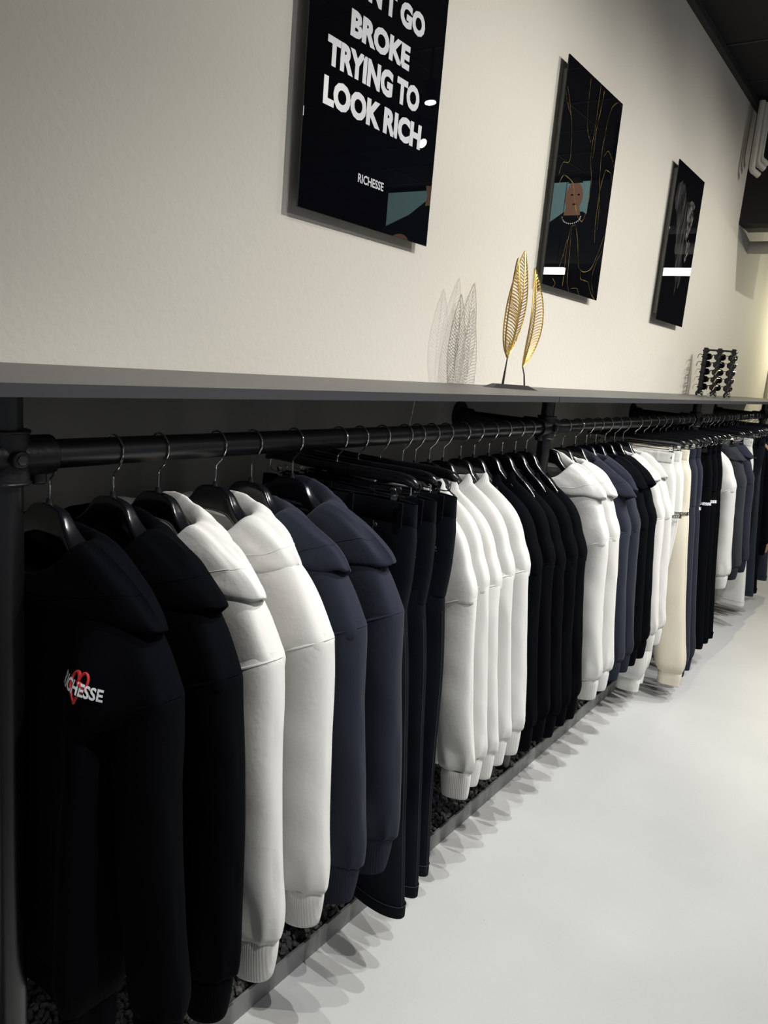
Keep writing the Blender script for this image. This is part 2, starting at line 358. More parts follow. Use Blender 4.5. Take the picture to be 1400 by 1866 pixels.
# ------------------------------------------------------------------ hangers
def rings_b(tab_top, tab_bot, tab_t, bs, n=4.0, ns=20):
    out = []
    for b_ in bs:
        zt = spline(tab_top, abs(b_)); zb = spline(tab_bot, abs(b_)); t = spline(tab_t, abs(b_))
        out.append([(t * sx(math.cos(2 * PI * k / ns), n), b_, (zt + zb) / 2 + (zt - zb) / 2 * sx(math.sin(2 * PI * k / ns), n)) for k in range(ns)])
    return out
def hook(zend):
    P = []
    for k in range(0, 15):
        a = math.radians(160 - k * 13.8)
        P.append((0, -0.0240 * math.cos(a), 0.0005 + 0.0240 * math.sin(a)))
    P += [(0, -0.0145, -0.0235), (0, -0.004, -0.033), (0, 0, -0.038), (0, 0, -0.046), (0, 0, zend)]
    return P
def make_hanger(narrow=False):
    t = empty('coat_hanger', (0, 0, 0))
    bs = [-0.214, -0.2135, -0.211, -0.205, -0.19, -0.17, -0.15, -0.13, -0.11, -0.095, -0.082, -0.07, -0.06, -0.052, -0.045, -0.038, -0.03, -0.02, -0.01]
    bs = bs + [0.0] + [-q for q in reversed(bs)]
    top = [(0, -0.0715), (0.02, -0.0735), (0.034, -0.0765), (0.044, -0.085), (0.056, -0.101), (0.072, -0.114), (0.09, -0.1225), (0.12, -0.134), (0.16, -0.152), (0.20, -0.174), (0.214, -0.186)]
    bot = [(0, -0.118), (0.025, -0.119), (0.05, -0.127), (0.075, -0.140), (0.10, -0.152), (0.13, -0.163), (0.17, -0.180), (0.20, -0.194), (0.214, -0.190)]
    th = [(0, 0.0065), (0.03, 0.008), (0.05, 0.011), (0.07, 0.015), (0.10, 0.019), (0.15, 0.017), (0.20, 0.014), (0.209, 0.012), (0.2135, 0.008), (0.214, 0.005)]
    if narrow:
        kb = 0.80; bs = [b_ * kb for b_ in bs]
        def nz(p, lo): b_ = p[0] * kb; return (b_, p[1] - 0.26 * max(0, b_ - 0.055) - (0.3 * max(0, b_ - 0.11) if lo else 0.26 * max(0, b_ - 0.10)))
        top = [nz(p, 0) for p in top]; bot = [nz(p, 1) for p in bot]; th = [(p[0] * kb, min(p[1], 0.0135)) for p in th]
    MB().loft(rings_b(top, bot, th, bs, 4.5, 24)).build('hanger_body', m_plastic, t, angle=60)
    MB().tube([(0, 0, -0.064), (0, 0, -0.068), (0, 0, -0.0735)], [0.0042, 0.0048, 0.006], 14).build('hook_collar', m_matteplastic, t)
    MB().tube(hook(-0.067), 0.0015, 8).build('hook', m_chrome, t)
    return t
def make_clip_hanger():
    t = empty('clip_hanger', (0, 0, 0))
    bs = [-0.208, -0.2075, -0.205, -0.198, -0.185, -0.16, -0.12, -0.08, -0.04, -0.015]
    bs = bs + [0.0] + [-q for q in reversed(bs)]
    top = [(0, -0.048), (0.04, -0.0485), (0.12, -0.047), (0.17, -0.0475), (0.19, -0.050), (0.203, -0.057), (0.208, -0.066)]
    bot = [(0, -0.073), (0.08, -0.072), (0.16, -0.070), (0.19, -0.071), (0.203, -0.074), (0.208, -0.072)]
    th = [(0, 0.0075), (0.19, 0.0075), (0.203, 0.006), (0.208, 0.003)]
    MB().loft(rings_b(top, bot, th, bs, 5, 16)).build('hanger_bar', m_plastic, t, angle=60)
    MB().tube(hook(-0.05), 0.0015, 8).build('hook', m_chrome, t)
    w = MB(); w.tube([(0, s_ * 0.193, z) for s_, z in ((-1, -0.068), (-1, -0.089))] + [(0, -0.188, -0.095), (0, -0.178, -0.0965), (0, 0.178, -0.0965), (0, 0.188, -0.095), (0, 0.193, -0.089), (0, 0.193, -0.068)], 0.0015, 8)
    w.build('clip_wire', m_chrome, t)
    for s_ in (-1, 1):
        y = s_ * 0.157
        for sa in (-1, 1):
            c = MB(); rr = []
            for z, a, hw in ((-0.079, 0.010, 0.004), (-0.083, 0.0105, 0.007), (-0.094, 0.005, 0.0075), (-0.100, 0.004, 0.0075), (-0.112, 0.0075, 0.0075), (-0.124, 0.0085, 0.0085), (-0.128, 0.0080, 0.0085)):
                rr.append([(sa * a - 0.0008, y - hw, z), (sa * a + 0.0008, y - hw, z), (sa * a + 0.0008, y + hw, z), (sa * a - 0.0008, y + hw, z)])
            c.loft(rr); cl_ = c.build('clip', m_chrome, t, smooth=True, angle=30)
            MB().box(sa * 0.0100 - 0.0014, sa * 0.0100 + 0.0010, y - 0.0092, y + 0.0092, -0.133, -0.120).build('rubber_pad', m_rubber, cl_, smooth=False)
        MB().cyl((-0.009, y, -0.0965), (0.009, y, -0.0965), 0.003, 10).build('clip_spring', m_chrome, t)
    return t
H0 = make_hanger(); HN = make_hanger(True); C0 = make_clip_hanger(); used = set()
def place_hanger(kind, x, label, group, yaw=0.0, tilt=0.0):
    p = {'coat': H0, 'narrow': HN, 'clip': C0}[kind]
    o = p if kind not in used else copy_tree(p); used.add(kind)
    o.location = (x, RY, RZ); o.rotation_euler = (tilt, 0, yaw); tag(o, label, 'hanger', group)
    return o

# ------------------------------------------------------------------ garments (local frame: +X away along the rail, -Y to the aisle, Z from the rail centre)
def wr(b_, z, sd, amp, f=6.0, fz=1.6):
    return amp * noise.noise(Vector((b_ * f + sd * 3.1, z * fz + sd * 1.7, sd * 5.3))) + amp * 0.6 * noise.noise(Vector((b_ * f * 2.7 + sd, z * fz * 2.4, sd * 2.3 + 4)))

OUT = {  # outline of the shoulder and upper arm, half width against z
    'hoodie': [(-0.300, 0.284), (-0.285, 0.285), (-0.262, 0.274), (-0.235, 0.258), (-0.21, 0.242), (-0.19, 0.226), (-0.17, 0.205), (-0.15, 0.176), (-0.138, 0.154), (-0.125, 0.122), (-0.112, 0.088)],
    'sweat':  [(-0.355, 0.236), (-0.33, 0.236), (-0.30, 0.228), (-0.27, 0.214), (-0.24, 0.204), (-0.21, 0.190), (-0.19, 0.176), (-0.17, 0.155), (-0.15, 0.128), (-0.135, 0.104), (-0.118, 0.082)]}
OUT['slim'] = OUT['sweat'][:-1] + [(-0.115, 0.082)]
SLV = {
    'hoodie': dict(arm=[(-0.279, -0.268, -0.184, -0.320, 0.78), (-0.284, -0.278, -0.180, -0.328, 0.86), (-0.2865, -0.284, -0.180, -0.334, 0.90), (-0.292, -0.330, -0.183, -0.372, 0.88), (-0.299, -0.42, -0.190, -0.435, 0.86), (-0.308, -0.52, -0.197, -0.53, 0.82),
                        (-0.316, -0.63, -0.205, -0.64, 0.80), (-0.322, -0.705, -0.211, -0.722, 0.80), (-0.321, -0.738, -0.214, -0.755, 0.76), (-0.311, -0.754, -0.228, -0.772, 0.62)],
                   cuff=[(-0.311, -0.750, -0.228, -0.768, 0.60), (-0.313, -0.765, -0.226, -0.784, 0.64), (-0.310, -0.800, -0.229, -0.820, 0.58), (-0.304, -0.828, -0.234, -0.850, 0.50), (-0.300, -0.829, -0.238, -0.849, 0.38)]),
    'sweat': dict(arm=[(-0.229, -0.325, -0.146, -0.370, 0.78), (-0.234, -0.335, -0.142, -0.378, 0.86), (-0.2365, -0.341, -0.142, -0.384, 0.90), (-0.241, -0.39, -0.146, -0.42, 0.88), (-0.250, -0.50, -0.152, -0.51, 0.86), (-0.262, -0.62, -0.162, -0.63, 0.84),
                       (-0.275, -0.73, -0.175, -0.74, 0.82), (-0.280, -0.765, -0.180, -0.775, 0.80), (-0.278, -0.788, -0.184, -0.80, 0.76), (-0.270, -0.80, -0.196, -0.812, 0.62)],
                  cuff=[(-0.270, -0.798, -0.196, -0.810, 0.60), (-0.273, -0.812, -0.194, -0.824, 0.64), (-0.272, -0.845, -0.197, -0.856, 0.58), (-0.269, -0.870, -0.202, -0.882, 0.50), (-0.265, -0.871, -0.206, -0.881, 0.38)])}

SLV['slim'] = SLV['sweat']
def interp_rings(keys, n):
    out = []; L = len(keys)
    tabs = [[(i, k[c]) for i, k in enumerate(keys)] for c in range(5)]
    for q in range(n + 1):
        t = (L - 1) * q / n
        out.append(tuple(spline(tb, t) for tb in tabs))
    return out

def make_top(style, colour, x, label, group, T=0.042, T2=None, sd=0, yaw=0.0, kind='hoodie', bulge=None, prints=None, shift=0.0, length=-0.80, zoff=0.0, low=True, hood_drop=0.0, hood=0.5, short=0.0, stand=0.3):
    """style: hoodie | sweat; T half thickness towards the viewer"""
    fm, rm = FM[colour], RM[colour]
    root = empty('hoodie' if kind == 'hoodie' else 'sweatshirt', (x, RY, RZ + zoff), yaw)
    tag(root, label, 'hoodie' if kind == 'hoodie' else 'sweatshirt', group)
    o_tab = OUT[style]; zs0 = o_tab[-1][0]; zarm = o_tab[0][0]
    arm_in = 0.185 if style == 'hoodie' else 0.150; slim = style == 'slim'
    body_w = [(length, 0.165), (length + 0.05, 0.185), (-0.60, 0.190), (-0.45, 0.188 if style == 'hoodie' else 0.165), (zarm - 0.045, arm_in)]
    T2 = T2 or T
    def Wz(z):
        if z >= zarm: return spline(o_tab, z)
        if z >= zarm - 0.045:
            t = (zarm - z) / 0.045; return o_tab[0][1] * (1 - t) + arm_in * t
        return spline(body_w, z)
    Tt = [(length, 0.80), (length + 0.04, 1.0), (-0.5, 1.0), (-0.30, 0.98), (-0.20, 0.88), (-0.15, 0.74), (-0.125, 0.62), (zs0, 0.52)]
    def front(b_, z, sgn=-1):
        W = Wz(z); e = 2.6 + 1.6 * min(1, max(0, (-0.15 - z) / 0.08)); q = max(0.0, 1 - min(1, abs(b_) / W) ** e) ** (1 / e)
        a = sgn * (T if sgn < 0 else T2) * lerp_tab(Tt, z) * q
        a += wr(b_, z, sd, 0.010 * T / 0.042 * min(1, max(0, (-0.14 - z) / 0.15))) * q
        if bulge and sgn < 0:
            bc, bw, ba = bulge
            zz = min(1, max(0, (-0.17 - z) / 0.12)); zz = zz * zz * (3 - 2 * zz); bcc = bc + 0.03 * max(0, (-0.28 - z) / 0.5)
            a -= ba * zz * math.exp(-((b_ - bcc) / bw) ** 2)
        return a
    ns = 72; rings = []
    zl = [zs0 - 0.0, zs0 - 0.006, zs0 - 0.013]; z = zs0 - 0.02
    while z > zarm - 0.05: zl.append(z); z -= 0.008
    while z > length: zl.append(z); z -= 0.025
    zl.append(length)
    for z in zl:
        W = Wz(z); ring = []
        dec = math.exp(-((zs0 - z) / 0.05) ** 2)
        for k in range(ns):
            th = 2 * PI * k / ns; b_ = W * sx(math.cos(th), 2.3); s_ = math.sin(th)
            sgn = -1 if s_ < 0 else 1
            a = front(b_, z, sgn) if abs(s_) > 1e-6 else 0.0
            drop = (0.055 if s_ < 0 else 0.018) * abs(s_) ** 1.3 * dec
            ring.append((a, b_, z - drop))
        rings.append(ring)
    # round the hem
    last = rings[-1]; rings.append([(p[0] * 0.94, p[1] * 0.985, p[2] - 0.004) for p in last])
    MB().loft(rings, False, False).build('body', fm, root, angle=80)
    # hem band
    hb = []
    for t, s_ in ((0.0, 0.90), (0.12, 0.94), (0.3, 0.95), (0.9, 0.90), (1.0, 0.86), (1.0, 0.78)):
        hb.append([(p[0] * s_, p[1] * (0.97 if t < 1 else 0.965), p[2] - 0.062 * t) for p in last])
    MB().loft(hb, False, True).build('hem_band', rm, root, angle=60)
    # sleeves
    for side in ((1, -1) if low else (1,)):
        K = SLV[style]; r_ = random.Random(sd * 7 + side); da = r_.uniform(-0.004, 0.004)
        def sec(keys, n, ns2, amp, name, m, cap1):
            rr = []
            for (bo, zo, bi, zi, tf) in interp_rings(keys, n):
                sq = short * min(1, max(0, (-0.45 - zo) / 0.35)); zo += sq; zi += sq
                cb, cz = (bo + bi) / 2, (zo + zi) / 2; hb_, hz = (bo - bi) / 2, (zo - zi) / 2
                g = []
                for k in range(ns2):
                    th = 2 * PI * k / ns2; c_ = sx(math.cos(th), 2.25); s_ = sx(math.sin(th), 2.25)
                    zz = cz + hz * c_; low_ = min(1, max(0, (-0.3 - zz) / 0.1))
                    w1 = wr(cb * 2 + th * 0.03, zz, sd + side * 9 + th // 3.2, amp * low_, 3, 7)
                    near = math.exp(-((zz - K['arm'][-1][1] - 0.03) / 0.05) ** 2)
                    w2 = amp * 0.8 * near * math.sin(th * 5 + sd)
                    T_ = T if math.sin(th) < 0 else T2
                    a = s_ * (T_ * tf + w1 + w2) + da * low_ + 0.006 * math.sin(zz * 9 + sd * 2) * low_
                    g.append((a, side * (cb + (hb_ + (w1 + w2) * 0.5) * c_), zz + w2 * 0.6))
                rr.append(g)
            MB().loft(rr, False, cap1).build(name, m, root, angle=70)
            return rr
        rr = sec(K['arm'], 54, 48, 0.0065, 'sleeve', fm, True)
        sec(K['cuff'], 12, 48, 0.0015, 'cuff', rm, True)
        idx = 6 * 54 // (54)  # ring at key 1
        seam = rr[int(round(54 * 1.0 / 9))]
        MB().tube([(p[0] * 1.03, p[1] + side * -0.0 , p[2]) for p in seam], 0.0021, 6, closed=True).build('shoulder_seam', fm, root)
    # neck
    f = T / 0.042
    if kind == 'hoodie':
        # profiles: radial distance across (B), depth (A), height z, for side / back / front
        h = hood
        side_p = [(0.078, -0.138), (0.080, -0.122), (0.088, -0.109), (0.102, -0.1055), (0.128, -0.111), (0.15 + .018 * h, -0.121 - .006 * h), (0.170 + .03 * h, -0.134 - .008 * h), (0.186 + .045 * h, -0.148 - .014 * h), (0.196 + .056 * h, -0.158 - .022 * h), (0.199 + .060 * h, -0.165 - .026 * h), (0.194 + .058 * h, -0.170 - .026 * h), (0.185 + .050 * h, -0.166 - .02 * h)]
        back_p = [(0.022, -0.150), (0.026, -0.135 + .02 * stand), (0.032, -0.118 + .032 * stand), (0.038, -0.112 + .038 * stand), (0.044, -0.116 + .03 * stand), (0.048, -0.140 + .015 * stand), (0.050, -0.18), (0.050, -0.24), (0.049, -0.285), (0.047, -0.300), (0.044, -0.300), (0.040, -0.285)]
        front_p = [(0.028, -0.192), (0.031, -0.182), (0.035, -0.171), (0.039, -0.166), (0.042, -0.169), (0.044, -0.176), (0.046, -0.184), (0.047, -0.192), (0.0475, -0.199), (0.046, -0.204), (0.043, -0.204), (0.039, -0.199)]
        if slim:
            side_p = [(p if i < 3 else (p[0] - 0.008 * min(1, (i - 2) / 3) - 0.012 * h * min(1, (i - 2) / 6), p[1] - 0.012 * min(1, (i - 2) / 3) - 0.012 * min(1, max(0, i - 5) / 3))) for i, p in enumerate(side_p)]
        nphi = 72; rr = []; m_ = 34
        def tab(p, c): return [(i, q[c]) for i, q in enumerate(p)]
        sB, sZ = tab(side_p, 0), tab(side_p, 1); bA, bZ = tab(back_p, 0), tab(back_p, 1); fA, fZ = tab(front_p, 0), tab(front_p, 1)
        for j in range(nphi):
            ph = 2 * PI * j / nphi; c_, s_ = math.cos(ph), math.sin(ph); g = []
            for k in range(m_ + 1):
                t = 11 * k / m_
                B = spline(sB, t); A = spline(bA if s_ > 0 else fA, t) * f
                w_ = abs(c_) ** (1.4 if s_ > 0 else 2.0)
                z = spline(sZ, t) * w_ + spline(bZ if s_ > 0 else fZ, t) * (1 - w_) - hood_drop * (t / 11) * (1 if c_ > 0 else 0) * abs(c_)
                out = min(1, t / 5.0)
                wob = out * wr(ph * 0.35, z * 1.3, sd + 3, 0.013, 5, 9)
                mid = math.sin(PI * min(1, t / 11)) * 0.006 * math.sin(ph * 3 + sd)
                g.append((sx(s_, 2.5) * A + mid * 0.3, -sx(c_, 2.15) * (B + wob * 0.5), z + wob * 0.6 + mid * 0.5))
            rr.append(g)
        rr.append(rr[0])
        MB().loft(rr, False, False, closed=False).build('hood', fm, root, angle=80)
        # stitched line parallel to the rim
        k = int(m_ * 6.6 / 11)
        MB().tube([(q[k][0], q[k][1], q[k][2]) for q in rr[:-1]], 0.0008, 5, closed=True).build('hood_seam', fm, root)
    else:
        rr = []
        for j in range(48):
            ph = 2 * PI * j / 48; c_, s_ = math.cos(ph), math.sin(ph); ab = abs(s_) ** 1.3
            top = -0.108 - (0.052 if s_ < 0 else 0.012) * ab; bt = -0.128 - (0.060 if s_ < 0 else 0.02) * ab
            g = []
            for (u, v_) in ((0.0, 0.6), (0.0, 0.0), (0.006, -0.10), (0.012, 0.25), (0.016, 0.7), (0.017, 1.05), (0.012, 1.1)):
                g.append((sx(s_, 2.3) * (0.018 * f + u * 0.8 * f), -sx(c_, 2.2) * (0.076 + u), top + (bt - top) * v_))
            rr.append(g)
        rr.append(rr[0])
        MB().loft(rr, False, False, closed=False).build('collar', rm, root, angle=80)
    # chest print
    for (s, b0, b1, zc, h, m_, slope) in (prints or []):
        if s == 'HEART':
            mb = MB(); P = []
            for k in range(40):
                t = 2 * PI * k / 40; u = 16 * math.sin(t) ** 3 / 34; w_ = (13 * math.cos(t) - 5 * math.cos(2 * t) - 2 * math.cos(3 * t) - math.cos(4 * t)) / 30
                bb = (b0 + b1) / 2 + u * (b1 - b0); zz = zc + w_ * h
                P.append((front(bb, zz) - 0.0012, bb, zz))
            mb.tube(P, 0.0022, 5, closed=True)
            # brush flick to the aisle side of the heart
            F = []
            for k in range(6):
                bb = b0 - 0.010 - 0.0035 * k; zz = zc + h * (0.15 - 0.05 * k) 
                F.append((front(bb, zz) - 0.0012, bb, zz))
            mb.tube(F, [0.001, 0.0025, 0.0035, 0.003, 0.002, 0.001], 5)
            mb.build('heart_print', m_, root)
        else:
            vs, fs = text_mesh(s, 0.03)
            mb = MB(); V = []
            for (u, w_) in vs:
                bb = b0 + (b1 - b0) * u; zz = zc + h * (w_ - 0.5) + slope * (u - 0.5)
                V.append((front(bb, zz) - 0.0042, bb, zz))
            mb.add(V, fs); mb.build('chest_print', m_, root, smooth=False)
    return root

LEG = {  # outer b, inner b, half thickness factor, z
    'jeans': [(-0.205, -0.004, 1.0, -0.33), (-0.214, -0.030, 1.0, -0.42), (-0.224, -0.062, 0.95, -0.56), (-0.232, -0.085, 0.9, -0.75), (-0.240, -0.100, 0.9, -0.92), (-0.246, -0.105, 0.92, -1.035)],
    'joggers': [(-0.205, -0.004, 1.0, -0.36), (-0.218, -0.045, 1.05, -0.45), (-0.235, -0.080, 1.05, -0.62), (-0.256, -0.108, 1.0, -0.80), (-0.276, -0.135, 1.0, -0.95), (-0.292, -0.155, 1.0, -1.05), (-0.290, -0.168, 0.9, -1.085), (-0.284, -0.182, 0.65, -1.10)],
    'wide': [(-0.200, -0.004, 1.0, -0.33), (-0.215, -0.03, 1.0, -0.45), (-0.232, -0.06, 1.0, -0.62), (-0.25, -0.08, 1.0, -0.80), (-0.268, -0.10, 1.0, -0.95), (-0.285, -0.11, 1.0, -1.10)]}
SEAT = {'jeans': [(-0.33, 0.207), (-0.25, 0.215), (-0.18, 0.216), (-0.145, 0.212), (-0.108, 0.210)],
        'joggers': [(-0.36, 0.207), (-0.28, 0.200), (-0.20, 0.190), (-0.165, 0.176), (-0.150, 0.172), (-0.108, 0.170)],
        'wide': [(-0.33, 0.202), (-0.25, 0.195), (-0.165, 0.176), (-0.150, 0.172), (-0.108, 0.170)]}
def make_trousers(style, colour, x, label, group, T=0.020, sd=0, yaw=0.0, prints=None, prm=None, flare=0.0, drop=0.0, name=None):
    denim = style == 'jeans'
    fm = m_denim if denim else FM[colour]; rm = m_denim if denim else RM[colour]
    root = empty(name or ('jeans' if denim else 'joggers'), (x, RY, RZ), yaw); tag(root, label, 'jeans' if denim else 'joggers' if style == 'joggers' else 'trousers', group)
    seat = SEAT[style]; zb = seat[0][0]
    def sfront(b_, z, sgn=-1):
        W = spline(seat, z); q = max(0.0, 1 - min(1, abs(b_) / W) ** 3.0) ** (1 / 3.0)
        tf = lerp_tab([(zb, 1.0), (-0.2, 0.95), (-0.15, 0.7), (-0.108, 0.55)], z)
        return sgn * T * tf * q + wr(b_, z, sd, 0.004 * (T / 0.02) * min(1, (-0.11 - z) / 0.1)) * q
    ns = 64; rings = []; z = -0.150
    zl = [z];
    while z > zb: z -= 0.015; zl.append(max(z, zb))
    for z in zl:
        W = spline(seat, z)
        rings.append([(sfront(W * sx(math.cos(2 * PI * k / ns), 2.5), z, -1 if math.sin(2 * PI * k / ns) < 0 else 1) if k % (ns // 2) else 0.0, W * sx(math.cos(2 * PI * k / ns), 2.5), z) for k in range(ns)])
    MB().loft(rings, False, True).build('seat', fm, root, angle=80)
    # waistband
    wbr = []
    for z, s_ in ((-0.153, 0.98), (-0.150, 1.06), (-0.140, 1.10), (-0.129, 1.02), (-0.118, 1.10), (-0.109, 1.08), (-0.106, 1.0), (-0.108, 0.9), (-0.125, 0.85)) if not denim else ((-0.152, 1.0), (-0.150, 1.12), (-0.130, 1.12), (-0.110, 1.12), (-0.107, 1.05), (-0.108, 0.9), (-0.125, 0.85)):
        W = spline(seat, z); g = []
        for k in range(96):
            th = 2 * PI * k / 96; b_ = W * sx(math.cos(th), 2.5); q = max(0.0, 1 - min(1, abs(b_) / W) ** 3.0) ** (1 / 3.0)
            gat = 0.0 if denim else 0.0016 * math.sin(b_ * 520 + sd) * q
            sag = 0.012 * (1 - min(1, abs(abs(b_) - 0.157) / 0.157)) - 0.006
            a = (1 if math.sin(th) > 0 else -1) * (T * 0.62 * q * s_ + gat) + wr(b_, -0.2, sd, 0.006 * T / 0.02) * q
            g.append((a if k % 48 else 0, b_ * (1.0 + 0.004 * s_), z + (sag * 0.5 if denim else sag * 0.3)))
        wbr.append(g)
    MB().loft(wbr, False, False).build('waistband', rm, root, angle=50)
    leg = LEG[style]
    tb = [sorted([(k[3], k[c]) for k in leg]) for c in range(3)]
    def lfront(b_, z):
        bo, bi, tf = (spline(t_, z) for t_ in tb); c = (bo + bi) / 2; h = abs(bo - bi) / 2
        q = max(0.0, 1 - min(1, abs(b_ - c) / h) ** 2.6) ** (1 / 2.6)
        return -T * tf * q
    for side in (1, -1):
        rr = []; z = leg[0][3] + 0.03; z1 = leg[-1][3]
        while True:
            zz = max(z, z1); bo, bi, tf = (spline(t_, zz) for t_ in tb)
            bo -= flare * max(0, (-0.3 - zz) / 0.8); bi -= flare * max(0, (-0.3 - zz) / 0.8)
            c = (bo + bi) / 2; h = (bi - bo) / 2; g = []
            for k in range(36):
                th = 2 * PI * k / 36; b_ = c + h * sx(math.cos(th), 2.3)
                w1 = wr(b_ + side, zz, sd + 11, 0.007 * T / 0.02, 5, 2.2)
                hemcurve = 0.0 if not denim else -0.008 * sx(math.cos(th), 2) * (1 if zz < z1 + 0.02 else 0)
                g.append((sx(math.sin(th), 2.4) * T * tf + w1, side * b_, zz - drop * max(0, (-0.3 - zz) / 0.8)))
            rr.append(g)
            if zz == z1: break
            z -= 0.022
        if style == 'joggers':
            L = MB().loft(rr, False, True).build('leg', fm, root, angle=70)
            last = rr[-1]; cb = sum(p[1] for p in last) / 36; cf = []
            for dz, s_ in ((0.004, 0.92), (-0.004, 1.0), (-0.03, 0.98), (-0.058, 0.95), (-0.060, 0.85)):
                cf.append([(p[0] * s_, cb + (p[1] - cb) * s_, p[2] + dz) for p in last])
            MB().loft(cf, False, True).build('cuff', rm, L, angle=50)
        else:
            L = MB().loft(rr, False, True).build('leg', fm, root, angle=70)
            # turned hem and outer seam
            hm = [[(p[0] * 1.05, p[1], p[2] + dz) for p in rr[-1]] for dz in (0.028, 0.0)]
            MB().loft(hm, False, False).build('hem', fm, L, angle=50)
            MB().tube([(p[0] * 1.08, p[1], p[2] + 0.028) for p in rr[-1]], 0.0008, 4, closed=True).build('hem_stitching', m_stitch if denim else fm, L)
        if side == 1 or True:
            k = 16 if side > 0 else 20
            ki = [20, 16][0]
            MB().tube([(g[19][0] - 0.0006, g[19][1], g[19][2]) for g in rr[3:-1]], 0.0010, 4).build('outer_seam' if True else '', m_stitch if denim else fm, L)
    for side in (1, -1):
        if denim:
            # slanted front pocket with rivet, waistband button loops
            P = [(sfront(-b_, z) - 0.0012, side * -b_, z) for b_, z in ((0.120, -0.152), (0.122, -0.18), (0.130, -0.205), (0.150, -0.222), (0.170, -0.227), (0.184, -0.229))]
            MB().tube(P, 0.0011, 5).build('pocket_seam', m_stitch, root)
            for b_, z in ((0.178, -0.222), (0.126, -0.160)):
                a = sfront(-b_, z); MB().cyl((a + 0.001, side * -b_, z), (a - 0.0028, side * -b_, z), 0.0042, 12).build('rivet', m_bplate, root)
            for b_ in (0.06, 0.185):
                a = -T * 0.62 * 1.12 - 0.001
                MB().box(a - 0.0025, a + 0.001, side * -b_ - 0.006, side * -b_ + 0.006, -0.157, -0.104).build('belt_loop', m_denim, root, smooth=False, bevel=0.001)
        else:
            rr = []
            for z in [(-0.185 - 0.01 * k) for k in range(16)]:
                b_ = 0.150 + (-0.185 - z) * 0.16
                rr.append([(sfront(-b_ + dx, z) - da, side * (-b_ + dx), z) for dx, da in ((0.006, 0.0002), (0.004, 0.003), (-0.004, 0.003), (-0.006, 0.0002))])
            MB().loft(rr, True, True).build('pocket_welt', fm, root, angle=50)
    for (s, b0, b1, zc, h) in (prints or []):
        vs, fs = text_mesh(s, 0.04); mb = MB()
        mb.add([(min(sfront(b0 + (b1 - b0) * u, max(zb, zc + h * (w_ - .5))), lfront(b0 + (b1 - b0) * u, zc + h * (w_ - .5))) - 0.0065, b0 + (b1 - b0) * u, zc + h * (w_ - 0.5)) for u, w_ in vs], fs)
        mb.build('thigh_print', prm, root, smooth=False)
    return root

def top(style, colour, x, label, hl, group, hg='black shoulder hangers with chrome hooks', **k):
    sd = k.pop('sd', int(x * 100) % 97)
    place_hanger('coat' if style == 'hoodie' else 'narrow', x, hl, hg, yaw=k.get('yaw', 0))
    return make_top(style, colour, x, label, group, sd=sd, kind='sweatshirt' if style == 'sweat' else 'hoodie', **k)
def trou(style, colour, x, label, hl, group, hg='black clip hangers with chrome clips', **k):
    sd = k.pop('sd', int(x * 100) % 97)
    place_hanger('clip', x, hl, hg, yaw=k.get('yaw', 0))
    return make_trousers(style, colour, x, label, group, sd=sd, **k)

W_, N_, B_ = 'white', 'navy', 'black'
heart = [('RICHESSE', -0.162, -0.222, -0.270, 0.0165, m_whiteprint, -0.014), ('HEART', -0.176, -0.202, -0.268, 0.040, m_red, 0)]
heart2 = [('RICHESSE', -0.095, -0.180, -0.285, 0.021, m_whiteprint, 0.0), ('HEART', -0.120, -0.156, -0.283, 0.052, m_red, 0)]
g1 = 'black heart-print hoodies'; g2 = 'white hoodies near the viewer'; g3 = 'navy hoodies near the viewer'
top('hoodie', B_, 0.615, 'black hoodie nearest the viewer, beside the left upright, red heart print fully visible', 'black hanger in the first black hoodie, next to the left upright', g1, T=0.042, bulge=(-0.185, 0.050, 0.045), prints=heart, hood=1.0, stand=0.2)
top('hoodie', B_, 0.721, 'second black hoodie from the left, only a corner of its heart print showing', 'black hanger in the second black hoodie from the left', g1, T=0.042, prints=heart2, hood=0.9, stand=0.5)
top('hoodie', W_, 0.807, 'white hoodie directly behind the two black heart hoodies', 'black hanger in the first white hoodie, behind the black ones', g2, T=0.038, T2=0.044, hood=0.9, stand=1.0)
top('hoodie', W_, 0.931, 'white hoodie directly in front of the pair of navy hoodies nearest the viewer', 'black hanger in the second white hoodie, before the navy pair', g2, T=0.044, T2=0.036, hood=0.15, short=0.03, stand=0.8)
top('hoodie', N_, 1.019, 'navy hoodie directly behind the near white hoodies', 'black hanger in the first navy hoodie behind the white ones', g3, T=0.040, hood=0.8, short=0.02)
top('hoodie', N_, 1.132, 'navy hoodie directly in front of the black jeans', 'black hanger in the navy hoodie touching the black jeans', g3, T=0.042, hood=1.0, short=0.025, stand=1.0)
gj = 'black jeans on clip hangers'
trou('jeans', 'x', 1.272, 'black denim jeans just behind the near navy hoodie, first of three', 'black clip hanger of the first jeans, nearest the navy hoodies', gj, T=0.026, flare=0.035, drop=-0.03, sd=1)
trou('jeans', 'x', 1.345, 'black denim jeans in the middle of the three pairs', 'black clip hanger of the middle jeans', gj, T=0.024, flare=0.02, drop=-0.03, sd=2)
trou('jeans', 'x', 1.428, 'black denim jeans beside the white sweatshirts, last of three', 'black clip hanger of the last jeans, next to the white sweatshirts', gj, T=0.024, flare=-0.01, drop=-0.02, sd=3)
gw = 'white crew-neck sweatshirts'
wl = ['directly behind the black jeans', 'second after the black jeans', 'in the middle of the five', 'fourth after the black jeans', 'directly in front of the black sweatshirts']
